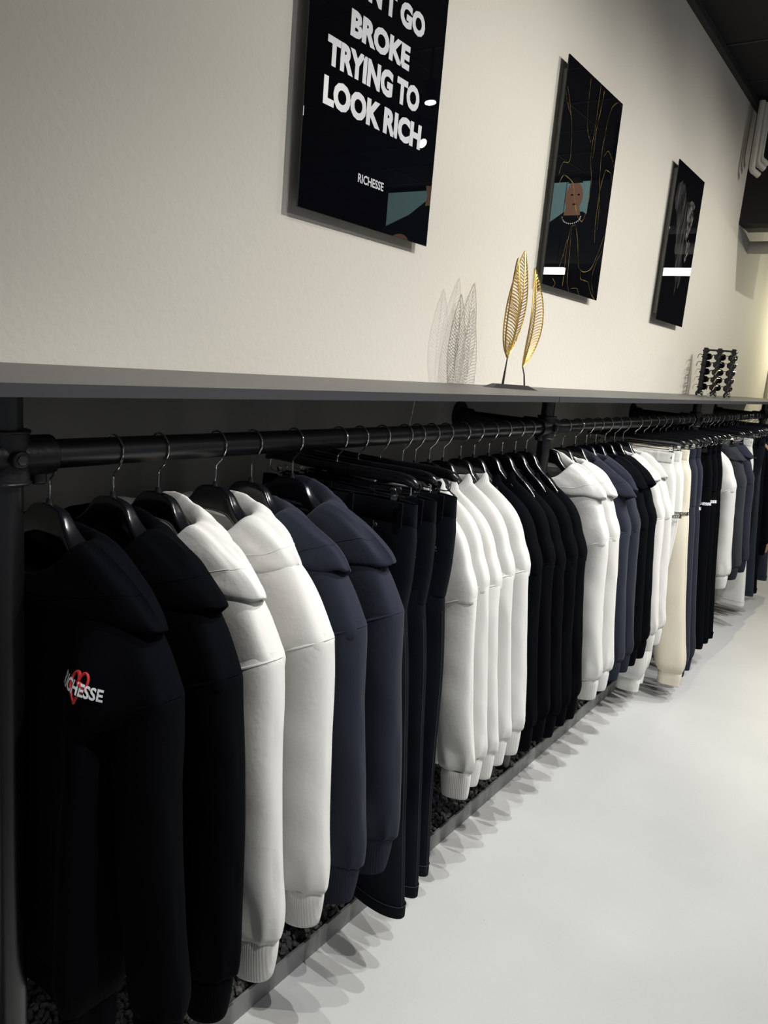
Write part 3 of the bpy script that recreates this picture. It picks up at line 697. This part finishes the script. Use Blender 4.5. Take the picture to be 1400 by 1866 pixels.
for i, x in enumerate((1.520, 1.575, 1.641, 1.708, 1.797)):
    top('sweat', W_, x, 'white crew-neck sweatshirt ' + wl[i], 'black hanger in the white sweatshirt ' + wl[i], gw, T=(0.027, 0.029, 0.032, 0.036, 0.042)[i], T2=0.030, length=-0.76, short=0.03, zoff=(-0.005, 0.01, 0.0, 0.012, 0.008)[i])
gb = 'black crew-neck sweatshirts'
bl = ['directly behind the white sweatshirts', 'second of the black run', 'in the middle of the five black ones', 'fourth of the black run', 'next to the upright by the leaf ornament']
for i, x in enumerate((1.872, 1.958, 2.041, 2.128, 2.205)):
    top('sweat', B_, x, 'black crew-neck sweatshirt ' + bl[i], 'black hanger in the black sweatshirt ' + bl[i], gb, T=0.039, length=-0.78, short=0.015, zoff=(0.0, 0.0, -0.02, -0.015, -0.02)[i])
gw2 = 'white hoodies past the second upright'
top('slim', W_, 2.385, 'white hoodie just past the second upright', 'black hanger in the white hoodie just past the second upright', gw2, T=0.046, sd=21, stand=0.9)
top('slim', W_, 2.490, 'white hoodie touching the navy hoodie in the middle of the rack', 'black hanger in the white hoodie beside the middle navy hoodie', gw2, T=0.046, sd=22)
gn2 = 'navy hoodies in the middle of the rack'
top('slim', N_, 2.605, 'navy hoodie with the large open hood in the middle of the rack', 'black hanger in the open-hooded middle navy hoodie', gn2, T=0.048, sd=23, hood=1.0, stand=0.8)
top('slim', N_, 2.709, 'navy hoodie mostly hidden, touching the middle black hoodie', 'black hanger in the hidden middle navy hoodie', gn2, T=0.046, sd=24)
gb2 = 'black hoodies in the middle of the rack'
top('slim', B_, 2.805, 'narrow visible black hoodie directly behind the middle navy hoodies', 'black hanger in the black hoodie behind the middle navy ones', gb2, T=0.044, sd=25)
top('slim', B_, 2.905, 'black hoodie directly in front of the white pair before the joggers', 'black hanger in the black hoodie before the farther white pair', gb2, T=0.046, sd=26)
gw3 = 'white hoodies before the joggers'
top('slim', W_, 3.010, 'white hoodie between the middle black hoodie and another white one', 'black hanger in the white hoodie behind the middle black hoodie', gw3, T=0.044, sd=27, hood=0.2)
top('slim', W_, 3.114, 'white hoodie directly in front of the white joggers', 'black hanger in the white hoodie touching the white joggers', gw3, T=0.044, sd=28, hood=0.2)
gjw = 'light joggers'
P_ = lambda: [('RICHESSE', -0.148, -0.214, -0.380, 0.014)]
trou('joggers', 'bluewhite', 3.265, 'white joggers hanging directly behind the white hoodies', 'black clip hanger of the first white joggers', gjw, T=0.046, sd=31, flare=-0.105)
trou('joggers', 'bluewhite', 3.385, 'white joggers hanging directly in front of the cream joggers', 'black clip hanger of the second white joggers', gjw, T=0.046, sd=32, flare=-0.120, prints=P_(), prm=m_blackprint)
trou('joggers', 'cream', 3.505, 'cream joggers with black lettering on the thigh', 'black clip hanger of the cream joggers', gjw, T=0.052, sd=33, drop=0.01, flare=0.01, prints=P_(), prm=m_blackprint)
gjn = 'navy joggers'
trou('joggers', N_, 3.620, 'navy joggers directly behind the cream joggers', 'black clip hanger of the first navy joggers', gjn, T=0.040, sd=34)
trou('joggers', N_, 3.715, 'navy joggers directly in front of the black joggers', 'black clip hanger of the second navy joggers', gjn, T=0.036, sd=35, prints=P_(), prm=m_whiteprint)
gjb = 'black joggers with white lettering'
jb = ['nearest of the black run, its white lettering readable', 'in the middle of the black run', 'last of the black run, beside the third upright']
for i, x in enumerate((3.915, 4.025, 4.13)):
    trou('wide', B_, x, 'black joggers ' + jb[i], 'black clip hanger of the black joggers, ' + jb[i].split(',')[0], gjb, T=0.045, sd=36 + i, prints=P_() if i < 2 else None, prm=m_whiteprint, name='joggers')
gf = 'tops past the third upright'
top('sweat', W_, 4.31, 'white sweatshirt just past the third upright, its crumpled cuff hanging low', 'black hanger in the white sweatshirt past the third upright', gf, T=0.07, sd=41)
top('slim', 'charcoal', 4.57, 'charcoal grey hoodie behind the far white sweatshirt', 'black hanger in the charcoal hoodie', gf, T=0.085, sd=42)
top('slim', N_, 4.80, 'dark navy hoodie behind the charcoal hoodie', 'black hanger in the far navy hoodie', gf, T=0.065, T2=0.05, sd=43)
gt = 'trousers at the far end of the rack'
trou('wide', 'bluewhite', 4.93, 'white wide-leg joggers hanging behind the charcoal and far navy hoodies', 'black clip hanger of the far white joggers', gt, T=0.038, sd=51, name='joggers')
trou('jeans', N_, 5.10, 'dark trousers directly behind the far white joggers', 'black clip hanger of the dark trousers behind the white joggers', gt, T=0.04, sd=52)
trou('wide', N_, 5.205, 'dark navy trousers behind the far dark jeans', 'black clip hanger of the far dark navy trousers', gt, T=0.034, sd=53, name='trousers')
trou('wide', B_, 5.31, 'black trousers in front of the brown-edged jacket', 'black clip hanger of the far black trousers', gt, T=0.05, sd=54, name='trousers')
trou('wide', N_, 5.66, 'last dark navy trousers, behind the jackets at the right edge', 'black clip hanger of the last navy trousers', gt, T=0.05, sd=55, name='trousers', drop=-0.02)
gk = 'jackets at the right edge'
for i, (x, c, l) in enumerate(((5.44, B_, 'black jacket at the right edge, directly behind the far black trousers'), (5.545, 'brown', 'brown garment showing as a thin tan edge at the right border'), (6.32, B_, 'black garment past the last upright at the right border'))):
    top('sweat', c, x, l, 'black hanger in the ' + l.split(' at')[0].split(' showing')[0].split(' past')[0] + ' by the right edge', gk, T=0.045, sd=61 + i)
# extra empty-looking hangers seen as hooks over the dark clothes
for x, w in ((3.84, 'between the navy and black joggers'), (4.42, 'just behind the far white sweatshirt'), (4.48, 'midway between the far white sweatshirt and charcoal hoodie'), (4.68, 'between the charcoal and far navy hoodies'),
             (5.01, 'between the far white joggers and dark jeans'), (5.16, 'just behind the far dark jeans'), (5.37, 'just behind the far black trousers'), (5.60, 'just behind the brown garment'), (5.80, 'just behind the last navy trousers'), (5.90, 'farthest of the spare hangers')):
    place_hanger('clip', x, 'black clip hanger with no trousers showing, ' + w, 'spare clip hangers among the far clothes')

# ------------------------------------------------------------------ wall pictures
def plate(x0, x1, z0, z1, name, label):
    t = empty(name, ((x0 + x1) / 2, 0, (z0 + z1) / 2)); tag(t, label, 'wall picture', 'glossy black wall pictures')
    w, h = (x1 - x0) / 2, (z1 - z0) / 2
    MB().box(-w, w, -0.036, -0.031, -h, h).build('glossy_panel', m_acrylic, t, smooth=False, bevel=0.0006)
    fr = MB(); i = 0.035
    fr.box(-w + i, w - i, -0.031, 0, -h + i, -h + i + 0.02).box(-w + i, w - i, -0.031, 0, h - i - 0.02, h - i).box(-w + i, -w + i + 0.02, -0.031, 0, -h + i + 0.02, h - i - 0.02).box(w - i - 0.02, w - i, -0.031, 0, -h + i + 0.02, h - i - 0.02)
    fr.build('back_frame', m_alu, t, smooth=False)
    return t, (x0 + x1) / 2, (z0 + z1) / 2
YF = -0.0364
t, cx, cz = plate(1.437, 2.008, 1.805, 2.612, 'wall_picture', 'large glossy black picture with white slogan lettering above the near shelf')
def letters(s, x0, x1, z0, z1, parent, m, bold=0.055):
    vs, fs = text_mesh(s, bold)
    MB().add([(x0 + (x1 - x0) * u - cx, YF, z0 + (z1 - z0) * w_ - cz) for u, w_ in vs], fs).build('lettering', m, parent, smooth=False)
letters("DON'T GO", 1.530, 1.902, 2.327, 2.389, t, m_letter)
letters('BROKE', 1.587, 1.843, 2.230, 2.291, t, m_letter)
letters('TRYING TO', 1.507, 1.905, 2.141, 2.206, t, m_letter)
letters('LOOK RICH', 1.502, 1.928, 2.052, 2.117, t, m_letter)
letters('RICHESSE', 1.658, 1.771, 1.909, 1.931, t, m_letter, 0.022)
t, cx, cz = plate(2.839, 3.424, 1.800, 2.612, 'wall_picture', 'glossy black picture with thin gold veins, middle of the three on the wall')
def vein(pts, w0, seed):
    r = random.Random(seed); P = []; n = 60
    tx = [(i, p[0]) for i, p in enumerate(pts)]; tz = [(i, p[1]) for i, p in enumerate(pts)]
    for k in range(n + 1):
        q = (len(pts) - 1) * k / n
        P.append((spline(tx, q) - cx + 0.004 * noise.noise(Vector((q * 1.7, seed, 0))), spline(tz, q) - cz))
    L, Rr = [], []
    for i, p in enumerate(P):
        a = P[max(i - 1, 0)]; b_ = P[min(i + 1, n)]; dx, dz = b_[0] - a[0], b_[1] - a[1]; l = math.hypot(dx, dz) or 1
        w_ = w0 * 0.6 * (0.35 + 0.65 * abs(noise.noise(Vector((i * 0.13, seed * 2.1, 3)))) * 2.2)
        L.append((p[0] - dz / l * w_, YF, p[1] + dx / l * w_)); Rr.append((p[0] + dz / l * w_, YF, p[1] - dx / l * w_))
    mb.add(L + Rr, [(i, i + 1, n + 2 + i, n + 1 + i) for i in range(n)])
def PX(pts):   # picture-local fractions (0..1 across, 0..1 up) to wall metres
    return [(2.839 + 0.585 * u, 1.80 + 0.812 * v_) for u, v_ in pts]
mb = MB()
VE = [([(0.02, 0.87), (0.12, 0.78), (0.17, 0.70), (0.20, 0.60), (0.17, 0.57), (0.10, 0.56), (0.05, 0.50)], .0022), ([(0.0, 0.85), (0.06, 0.80), (0.13, 0.77)], .0016),
      ([(0.37, 0.98), (0.38, 0.86), (0.42, 0.76), (0.50, 0.72)], .0013), ([(0.55, 0.99), (0.55, 0.86), (0.53, 0.70), (0.55, 0.62), (0.60, 0.55), (0.58, 0.42), (0.52, 0.35), (0.45, 0.36), (0.36, 0.42), (0.28, 0.50), (0.15, 0.51), (0.05, 0.45)], .0026),
      ([(0.62, 0.98), (0.60, 0.88), (0.57, 0.78), (0.57, 0.66)], .0022), ([(0.98, 0.98), (0.92, 0.99), (0.80, 0.94), (0.74, 0.82), (0.72, 0.70), (0.75, 0.58), (0.80, 0.48), (0.82, 0.35)], .0018),
      ([(1.0, 0.68), (0.92, 0.72), (0.84, 0.74), (0.76, 0.70)], .0018), ([(0.99, 0.60), (0.93, 0.65), (0.85, 0.65), (0.78, 0.55), (0.77, 0.42), (0.80, 0.28)], .0022),
      ([(0.98, 0.34), (0.88, 0.22), (0.78, 0.14), (0.66, 0.12), (0.58, 0.13), (0.50, 0.24), (0.42, 0.32), (0.35, 0.30), (0.32, 0.18), (0.33, 0.02)], .0026),
      ([(0.36, 0.30), (0.38, 0.18), (0.40, 0.05), (0.45, 0.0)], .0024), ([(0.22, 0.08), (0.28, 0.17), (0.31, 0.24)], .0016), ([(0.97, 0.26), (0.88, 0.18), (0.84, 0.10), (0.92, 0.02)], .0018),
      ([(0.60, 0.12), (0.64, 0.08), (0.76, 0.08), (0.86, 0.03), (0.95, 0.0)], .0018), ([(0.48, 0.02), (0.58, 0.03), (0.64, 0.0)], .0022), ([(0.15, 0.04), (0.20, 0.02), (0.17, 0.0)], .002)]
for i, (p, w_) in enumerate(VE): vein(PX(p), w_, i + 1)
mb.build('gold_veins', m_goldprint, t, smooth=False)
t, cx, cz = plate(4.320, 4.842, 1.798, 2.612, 'wall_picture', 'glossy black picture with a roaring lion head in grey, farthest of the three')
def shape(pts, name, m, y=YF):
    n = len(pts); MB().add([(p[0] - cx, y, p[1] - cz) for p in pts], [tuple(range(n - 1, -1, -1))]).build(name, m, t, smooth=False)
def fur(name, c0, c1, sx_, sz_):
    m = mat(name, c0, 0.0); nt = m.node_tree; b = nt.nodes['Principled BSDF']; tc = nt.nodes.new('ShaderNodeTexCoord')
    mp = nt.nodes.new('ShaderNodeMapping'); mp.inputs['Scale'].default_value = (sx_, 1, sz_); n = nt.nodes.new('ShaderNodeTexNoise'); n.inputs['Scale'].default_value = 4; n.inputs['Detail'].default_value = 6
    r = nt.nodes.new('ShaderNodeValToRGB'); r.color_ramp.elements[0].color = (*c0, 1); r.color_ramp.elements[1].color = (*c1, 1); r.color_ramp.elements[0].position = 0.4; r.color_ramp.elements[1].position = 0.7
    nt.links.new(tc.outputs['Object'], mp.inputs[0]); nt.links.new(mp.outputs[0], n.inputs[0]); nt.links.new(n.outputs[0], r.inputs[0]); nt.links.new(r.outputs[0], b.inputs['Base Color']); return m
m_mane = fur('dim_mane_print', (0.003, 0.003, 0.003), (0.085, 0.085, 0.085), 22, 1.6); m_face = fur('grey_face_print', (0.012, 0.012, 0.012), (0.22, 0.215, 0.21), 10, 8)
shape([(4.36, 2.50), (4.40, 2.515), (4.422, 2.53), (4.45, 2.51), (4.47, 2.525), (4.51, 2.50), (4.522, 2.468), (4.56, 2.45), (4.58, 2.42), (4.57, 2.38), (4.60, 2.33), (4.62, 2.28), (4.60, 2.22), (4.62, 2.15), (4.655, 2.09), (4.65, 2.02), (4.62, 1.99), (4.60, 2.03), (4.575, 1.955), (4.56, 2.03), (4.53, 2.06), (4.50, 2.13), (4.46, 2.22), (4.43, 2.30), (4.40, 2.36), (4.36, 2.38), (4.335, 2.42), (4.345, 2.46)], 'lion_mane', m_mane)
shape([(4.575, 2.452), (4.60, 2.449), (4.64, 2.468), (4.69, 2.472), (4.722, 2.455), (4.712, 2.432), (4.680, 2.432), (4.700, 2.420), (4.722, 2.39), (4.715, 2.35), (4.690, 2.32), (4.67, 2.28), (4.64, 2.25), (4.62, 2.30), (4.615, 2.34), (4.59, 2.38), (4.585, 2.42)], 'lion_muzzle', m_face, YF - 0.0002)
shape([(4.70, 2.27), (4.735, 2.255), (4.728, 2.215), (4.70, 2.16), (4.68, 2.14), (4.665, 2.17), (4.672, 2.22), (4.655, 2.26), (4.68, 2.25)], 'lion_jaw', m_face, YF - 0.0002)

# ------------------------------------------------------------------ gold leaf ornament on the shelf
orn = empty('leaf_ornament', (2.360, -0.190, 1.4045), -0.50); tag(orn, 'gold openwork leaf ornament on a black wedge base standing on the shelf', 'ornament')
bs = MB(); L2 = 0.092
bs.add([(-L2, -0.032, 0), (L2, -0.032, 0), (L2, 0.032, 0), (-L2, 0.032, 0), (-L2 + 0.028, -0.014, 0.014), (L2 - 0.028, -0.014, 0.014), (L2 - 0.028, 0.014, 0.014), (-L2 + 0.028, 0.014, 0.014)],
       [(0, 3, 2, 1), (4, 5, 6, 7), (0, 1, 5, 4), (1, 2, 6, 5), (2, 3, 7, 6), (3, 0, 4, 7)])
bs.build('base', m_blackmetal, orn, smooth=False, bevel=0.001)
def leaf(px, py, zb, zt, w, ang, lean, bend):
    """openwork leaf: outline, midrib and slanting veins in a plane turned by ang"""
    mb = MB(); H = zt - zb; ca, sa = math.cos(ang), math.sin(ang)
    def P(u, s_):   # u across -1..1, s along 0..1
        hw = w * (math.sin(PI * min(1, s_ ** 0.85)) ** 0.8) if 0 < s_ < 1 else 0
        x = u * hw + lean * s_; d = bend * (abs(u) ** 2) * hw * 0.6 - 0.02 * math.sin(PI * s_)
        return Vector((px + ca * x - sa * d, py + sa * x + ca * d, zb + H * s_))
    n = 40
    for u in (-1, 1): mb.tube([P(u, i / n) for i in range(n + 1)], 0.0026, 5)
    mb.tube([P(0, i / n) for i in range(n + 1)], 0.0024, 5)
    nv = 30
    for i in range(nv):
        s0 = 0.01 + 0.93 * i / nv
        for u in (-1, 1):
            s1 = min(0.985, s0 + 0.075 * (1 - 0.5 * s0))
            mb.tube([P(0, s0), P(u * 0.5, (s0 + s1) / 2 + 0.004), P(u, s1)], 0.0018, 4, caps=False)
    return mb.build('leaf', m_gold, orn), P(0, 0)
for (bx, px, py, zb, zt, w, ang, lean, bend) in ((-0.030, -0.016, 0.014, 0.105, 0.445, 0.058, 0.40, 0.034, 0.5), (-0.034, -0.036, -0.016, 0.098, 0.412, 0.050, 0.62, -0.006, 0.5), (0.056, 0.040, 0.0, 0.075, 0.392, 0.052, 0.55, 0.006, -0.3)):
    lf, p0 = leaf(px, py, zb, zt, w, ang, lean, bend)
    MB().tube([(bx, 0, 0.012), (bx * 0.6 + p0.x * 0.4, p0.y * 0.4, 0.05), p0, (p0.x + 0.003, p0.y, p0.z + 0.05)], [0.0028, 0.0024, 0.002, 0.0012], 8).build('stem', m_blackmetal, orn)

# ------------------------------------------------------------------ sunglasses stand
SX, SY, SZ = 5.30, -0.17, 1.4045
st = empty('sunglasses_stand', (SX, SY, SZ)); tag(st, 'black three-column tabletop sunglasses stand at the far end of the shelf', 'display stand')
colx = (-0.085, 0.0, 0.085)
for cy in colx:
    MB().box(-0.016, 0.014, cy - 0.013, cy + 0.013, 0.02, 0.305).build('column', m_matteplastic, st, smooth=False, bevel=0.003)
    fo = MB(); fo.tube([(-0.075, cy, 0.006), (-0.06, cy, 0.016), (-0.02, cy, 0.026), (0.02, cy, 0.026), (0.06, cy, 0.016), (0.075, cy, 0.006)], [0.006, 0.012, 0.015, 0.015, 0.012, 0.006], 12); fo.build('foot', m_matteplastic, st)
MB().box(-0.006, 0.006, -0.085, 0.085, 0.285, 0.297).build('top_bar', m_matteplastic, st, smooth=False, bevel=0.002)
rows = [0.055, 0.103, 0.151, 0.199, 0.247]
for z in rows + [0.285]:
    for cy in colx:
        MB().box(-0.022, 0.020, cy - 0.017, cy + 0.017, z - 0.006, z + 0.006).build('nose_rest', m_matteplastic, st, smooth=False, bevel=0.002)
def make_glasses():
    t = empty('sunglasses', (0, 0, 0)); fr = MB()
    for s_ in (-1, 1):
        P = [(0.002 * math.cos(a), s_ * (0.034 + 0.026 * math.copysign(abs(math.cos(a)) ** 0.8, math.cos(a))), 0.019 * math.copysign(abs(math.sin(a)) ** 0.8, math.sin(a))) for a in [2 * PI * k / 20 for k in range(20)]]
        fr.tube(P, 0.0026, 6, closed=True)
        MB().add(P, [tuple(range(20))]).build('lens', m_lens, t, smooth=False)
    fr.tube([(0, -0.010, 0.008), (0.002, 0, 0.011), (0, 0.010, 0.008)], 0.0024, 6); fr.build('frame', m_plastic, t)
    for s_ in (-1, 1):
        MB().tube([(0, s_ * 0.060, 0.012), (-0.008, s_ * 0.065, 0.012), (-0.09, s_ * 0.064, 0.010), (-0.115, s_ * 0.063, 0.002), (-0.140, s_ * 0.061, -0.018)], [0.0026, 0.0026, 0.0022, 0.0026, 0.002], 6).build('temple', m_plastic, t)
    return t
G0 = make_glasses(); first = True
for c, cy in enumerate((-0.0425, 0.0425)):
    for r_, z in enumerate(rows):
        o = G0 if first else copy_tree(G0); first = False
        o.location = (SX + 0.026, SY + cy, SZ + z + 0.004)
        amber = (c == 1 and r_ < 3)
        rn = ['bottom', 'second lowest', 'middle', 'second highest', 'highest'][r_]
        tag(o, '%s sunglasses, %s row of the stand, column %s' % ('black-framed amber-templed' if amber else 'black', rn, 'nearer the wall' if c else 'nearer the aisle'), 'sunglasses', 'sunglasses on the black stand')
        if amber:
            for ch in o.children:
                if ch.name.startswith('temple'):
                    ch.data = ch.data.copy(); ch.data.materials.clear(); ch.data.materials.append(m_amber)
tg = MB().box(-0.012, 0.012, -0.012, 0.010, 0, 0.0015); tg.box(-0.012, -0.010, -0.008, 0.008, 0, 0.02); o = tg.build('price_tag', m_pvc, smooth=False); o.location = (5.06, -0.20, 1.4045); tag(o, 'tiny white price tag holder on the shelf before the sunglasses stand', 'price tag')

# ------------------------------------------------------------------ far end: linear lamps and backlit poster that mirror in the black pictures
for (y0, y1, l) in ((-2.75, -1.85, 'bright linear lamp hanging off frame, the farther from the wall'), (-1.15, -0.45, 'bright linear lamp hanging off frame, the nearer to the wall')):
    t = empty('linear_lamp', (7.2, (y0 + y1) / 2, 2.43)); tag(t, l, 'lamp', 'linear lamps at the far end'); h = (y1 - y0) / 2
    MB().box(-0.03, 0.03, -h, h, 0.03, 0.06).build('lamp_housing', m_blackmetal, t, smooth=False)
    MB().box(-0.028, 0.028, -h + 0.01, h - 0.01, -0.03, 0.03).build('lamp_diffuser', m_tube, t, smooth=False)
    for s_ in (-1, 1): MB().cyl((0, s_ * h * 0.8, 0.06), (0, s_ * h * 0.8, 0.90), 0.003, 6).build('suspension_wire', m_blackmetal, t)
pt = empty('lightbox_poster', (7.4, -2.86, 2.378)); pt.scale = (1.244, 1.244, 1.244); tag(pt, 'large backlit poster off frame showing people in black hoodies on teal', 'poster')
def em(name, c, s_): return mat(name, (0.02, 0.02, 0.02), 0.6, emit=(c, s_))
e_teal = em('teal_backlight', (0.15, 0.25, 0.245), 3.6); e_black = em('dark_clothes_backlight', (0.010, 0.012, 0.014), 1.0); e_skin = em('skin_backlight', (0.50, 0.27, 0.17), 1.5); e_hair = em('dark_hair_backlight', (0.02, 0.015, 0.012), 1.0); e_white = em('pale_backlight', (0.8, 0.85, 0.75), 3.0)
MB().box(0.004, 0.07, -1.07, 1.32, 0.11, 0.74).build('lightbox_body', m_blackmetal, pt, smooth=False)
MB().box(0.0, 0.004, -1.05, 0.86, 0.12, 0.73).build('poster_backdrop', e_teal, pt, smooth=False)
MB().box(0.0, 0.004, 0.86, 1.30, 0.12, 0.73).build('dark_poster_panel', e_black, pt, smooth=False)
def fig(cy, top_, s_, mirror, parent):
    def poly(pts, m, x, name):
        n = len(pts); MB().add([(x, cy + mirror * p[0] * s_, top_ + p[1] * s_) for p in pts], [tuple(range(n))]).build(name, m, parent, smooth=False)
    bt = (0.12 - top_) / s_; poly([(-0.75, bt), (0.75, bt), (0.72, -0.75), (0.55, -0.48), (0.22, -0.36), (0.08, -0.27), (-0.10, -0.27), (-0.25, -0.36), (-0.60, -0.50), (-0.75, -0.8)], e_black, -0.001, 'printed_clothing')
    oval = [(0.085 * math.cos(a), -0.14 + 0.125 * math.sin(a)) for a in [2 * PI * k / 28 for k in range(28)]]
    poly([(-0.06, -0.2), (0.06, -0.2), (0.08, -0.30), (-0.08, -0.30)], e_skin, -0.0015, 'printed_neck'); poly(oval, e_skin, -0.002, 'printed_face')
    poly([(p[0] * 1.12, -0.11 + (p[1] + 0.14) * 1.1) for p in oval if p[1] > -0.075], e_hair, -0.0025, 'printed_hair')
    for q in (-1, 1): poly([(q * 0.032 - 0.012 + 0.013 * math.cos(a), -0.125 + 0.008 * math.sin(a)) for a in [2 * PI * k / 12 for k in range(12)]], e_hair, -0.003, 'printed_eye')
    poly([(-0.012 + 0.02 * math.cos(a), -0.205 + 0.008 * math.sin(a)) for a in [2 * PI * k / 12 for k in range(12)]], e_hair, -0.003, 'printed_mouth')
    poly([(0.30 + 0.09 * math.cos(a), -0.56 + 0.06 * math.sin(a)) for a in [2 * PI * k / 20 for k in range(20)]], e_skin, -0.003, 'printed_hand')
_nk = MB()
for k in range(15):
    a = PI * (1 + k / 14); _nk.tube([(-0.0035, 0.74 + 0.075 * math.cos(a), 0.47 + 0.05 * math.sin(a)), (-0.0036, 0.74 + 0.075 * math.cos(a), 0.47 + 0.05 * math.sin(a))], 0.0045, 10)
_nk.build('printed_necklace', e_white, pt)
fig(0.74, 0.74, 0.86, -1, pt); fig(-0.55, 0.95, 1.15, -1, pt)
# lava-dark end of file
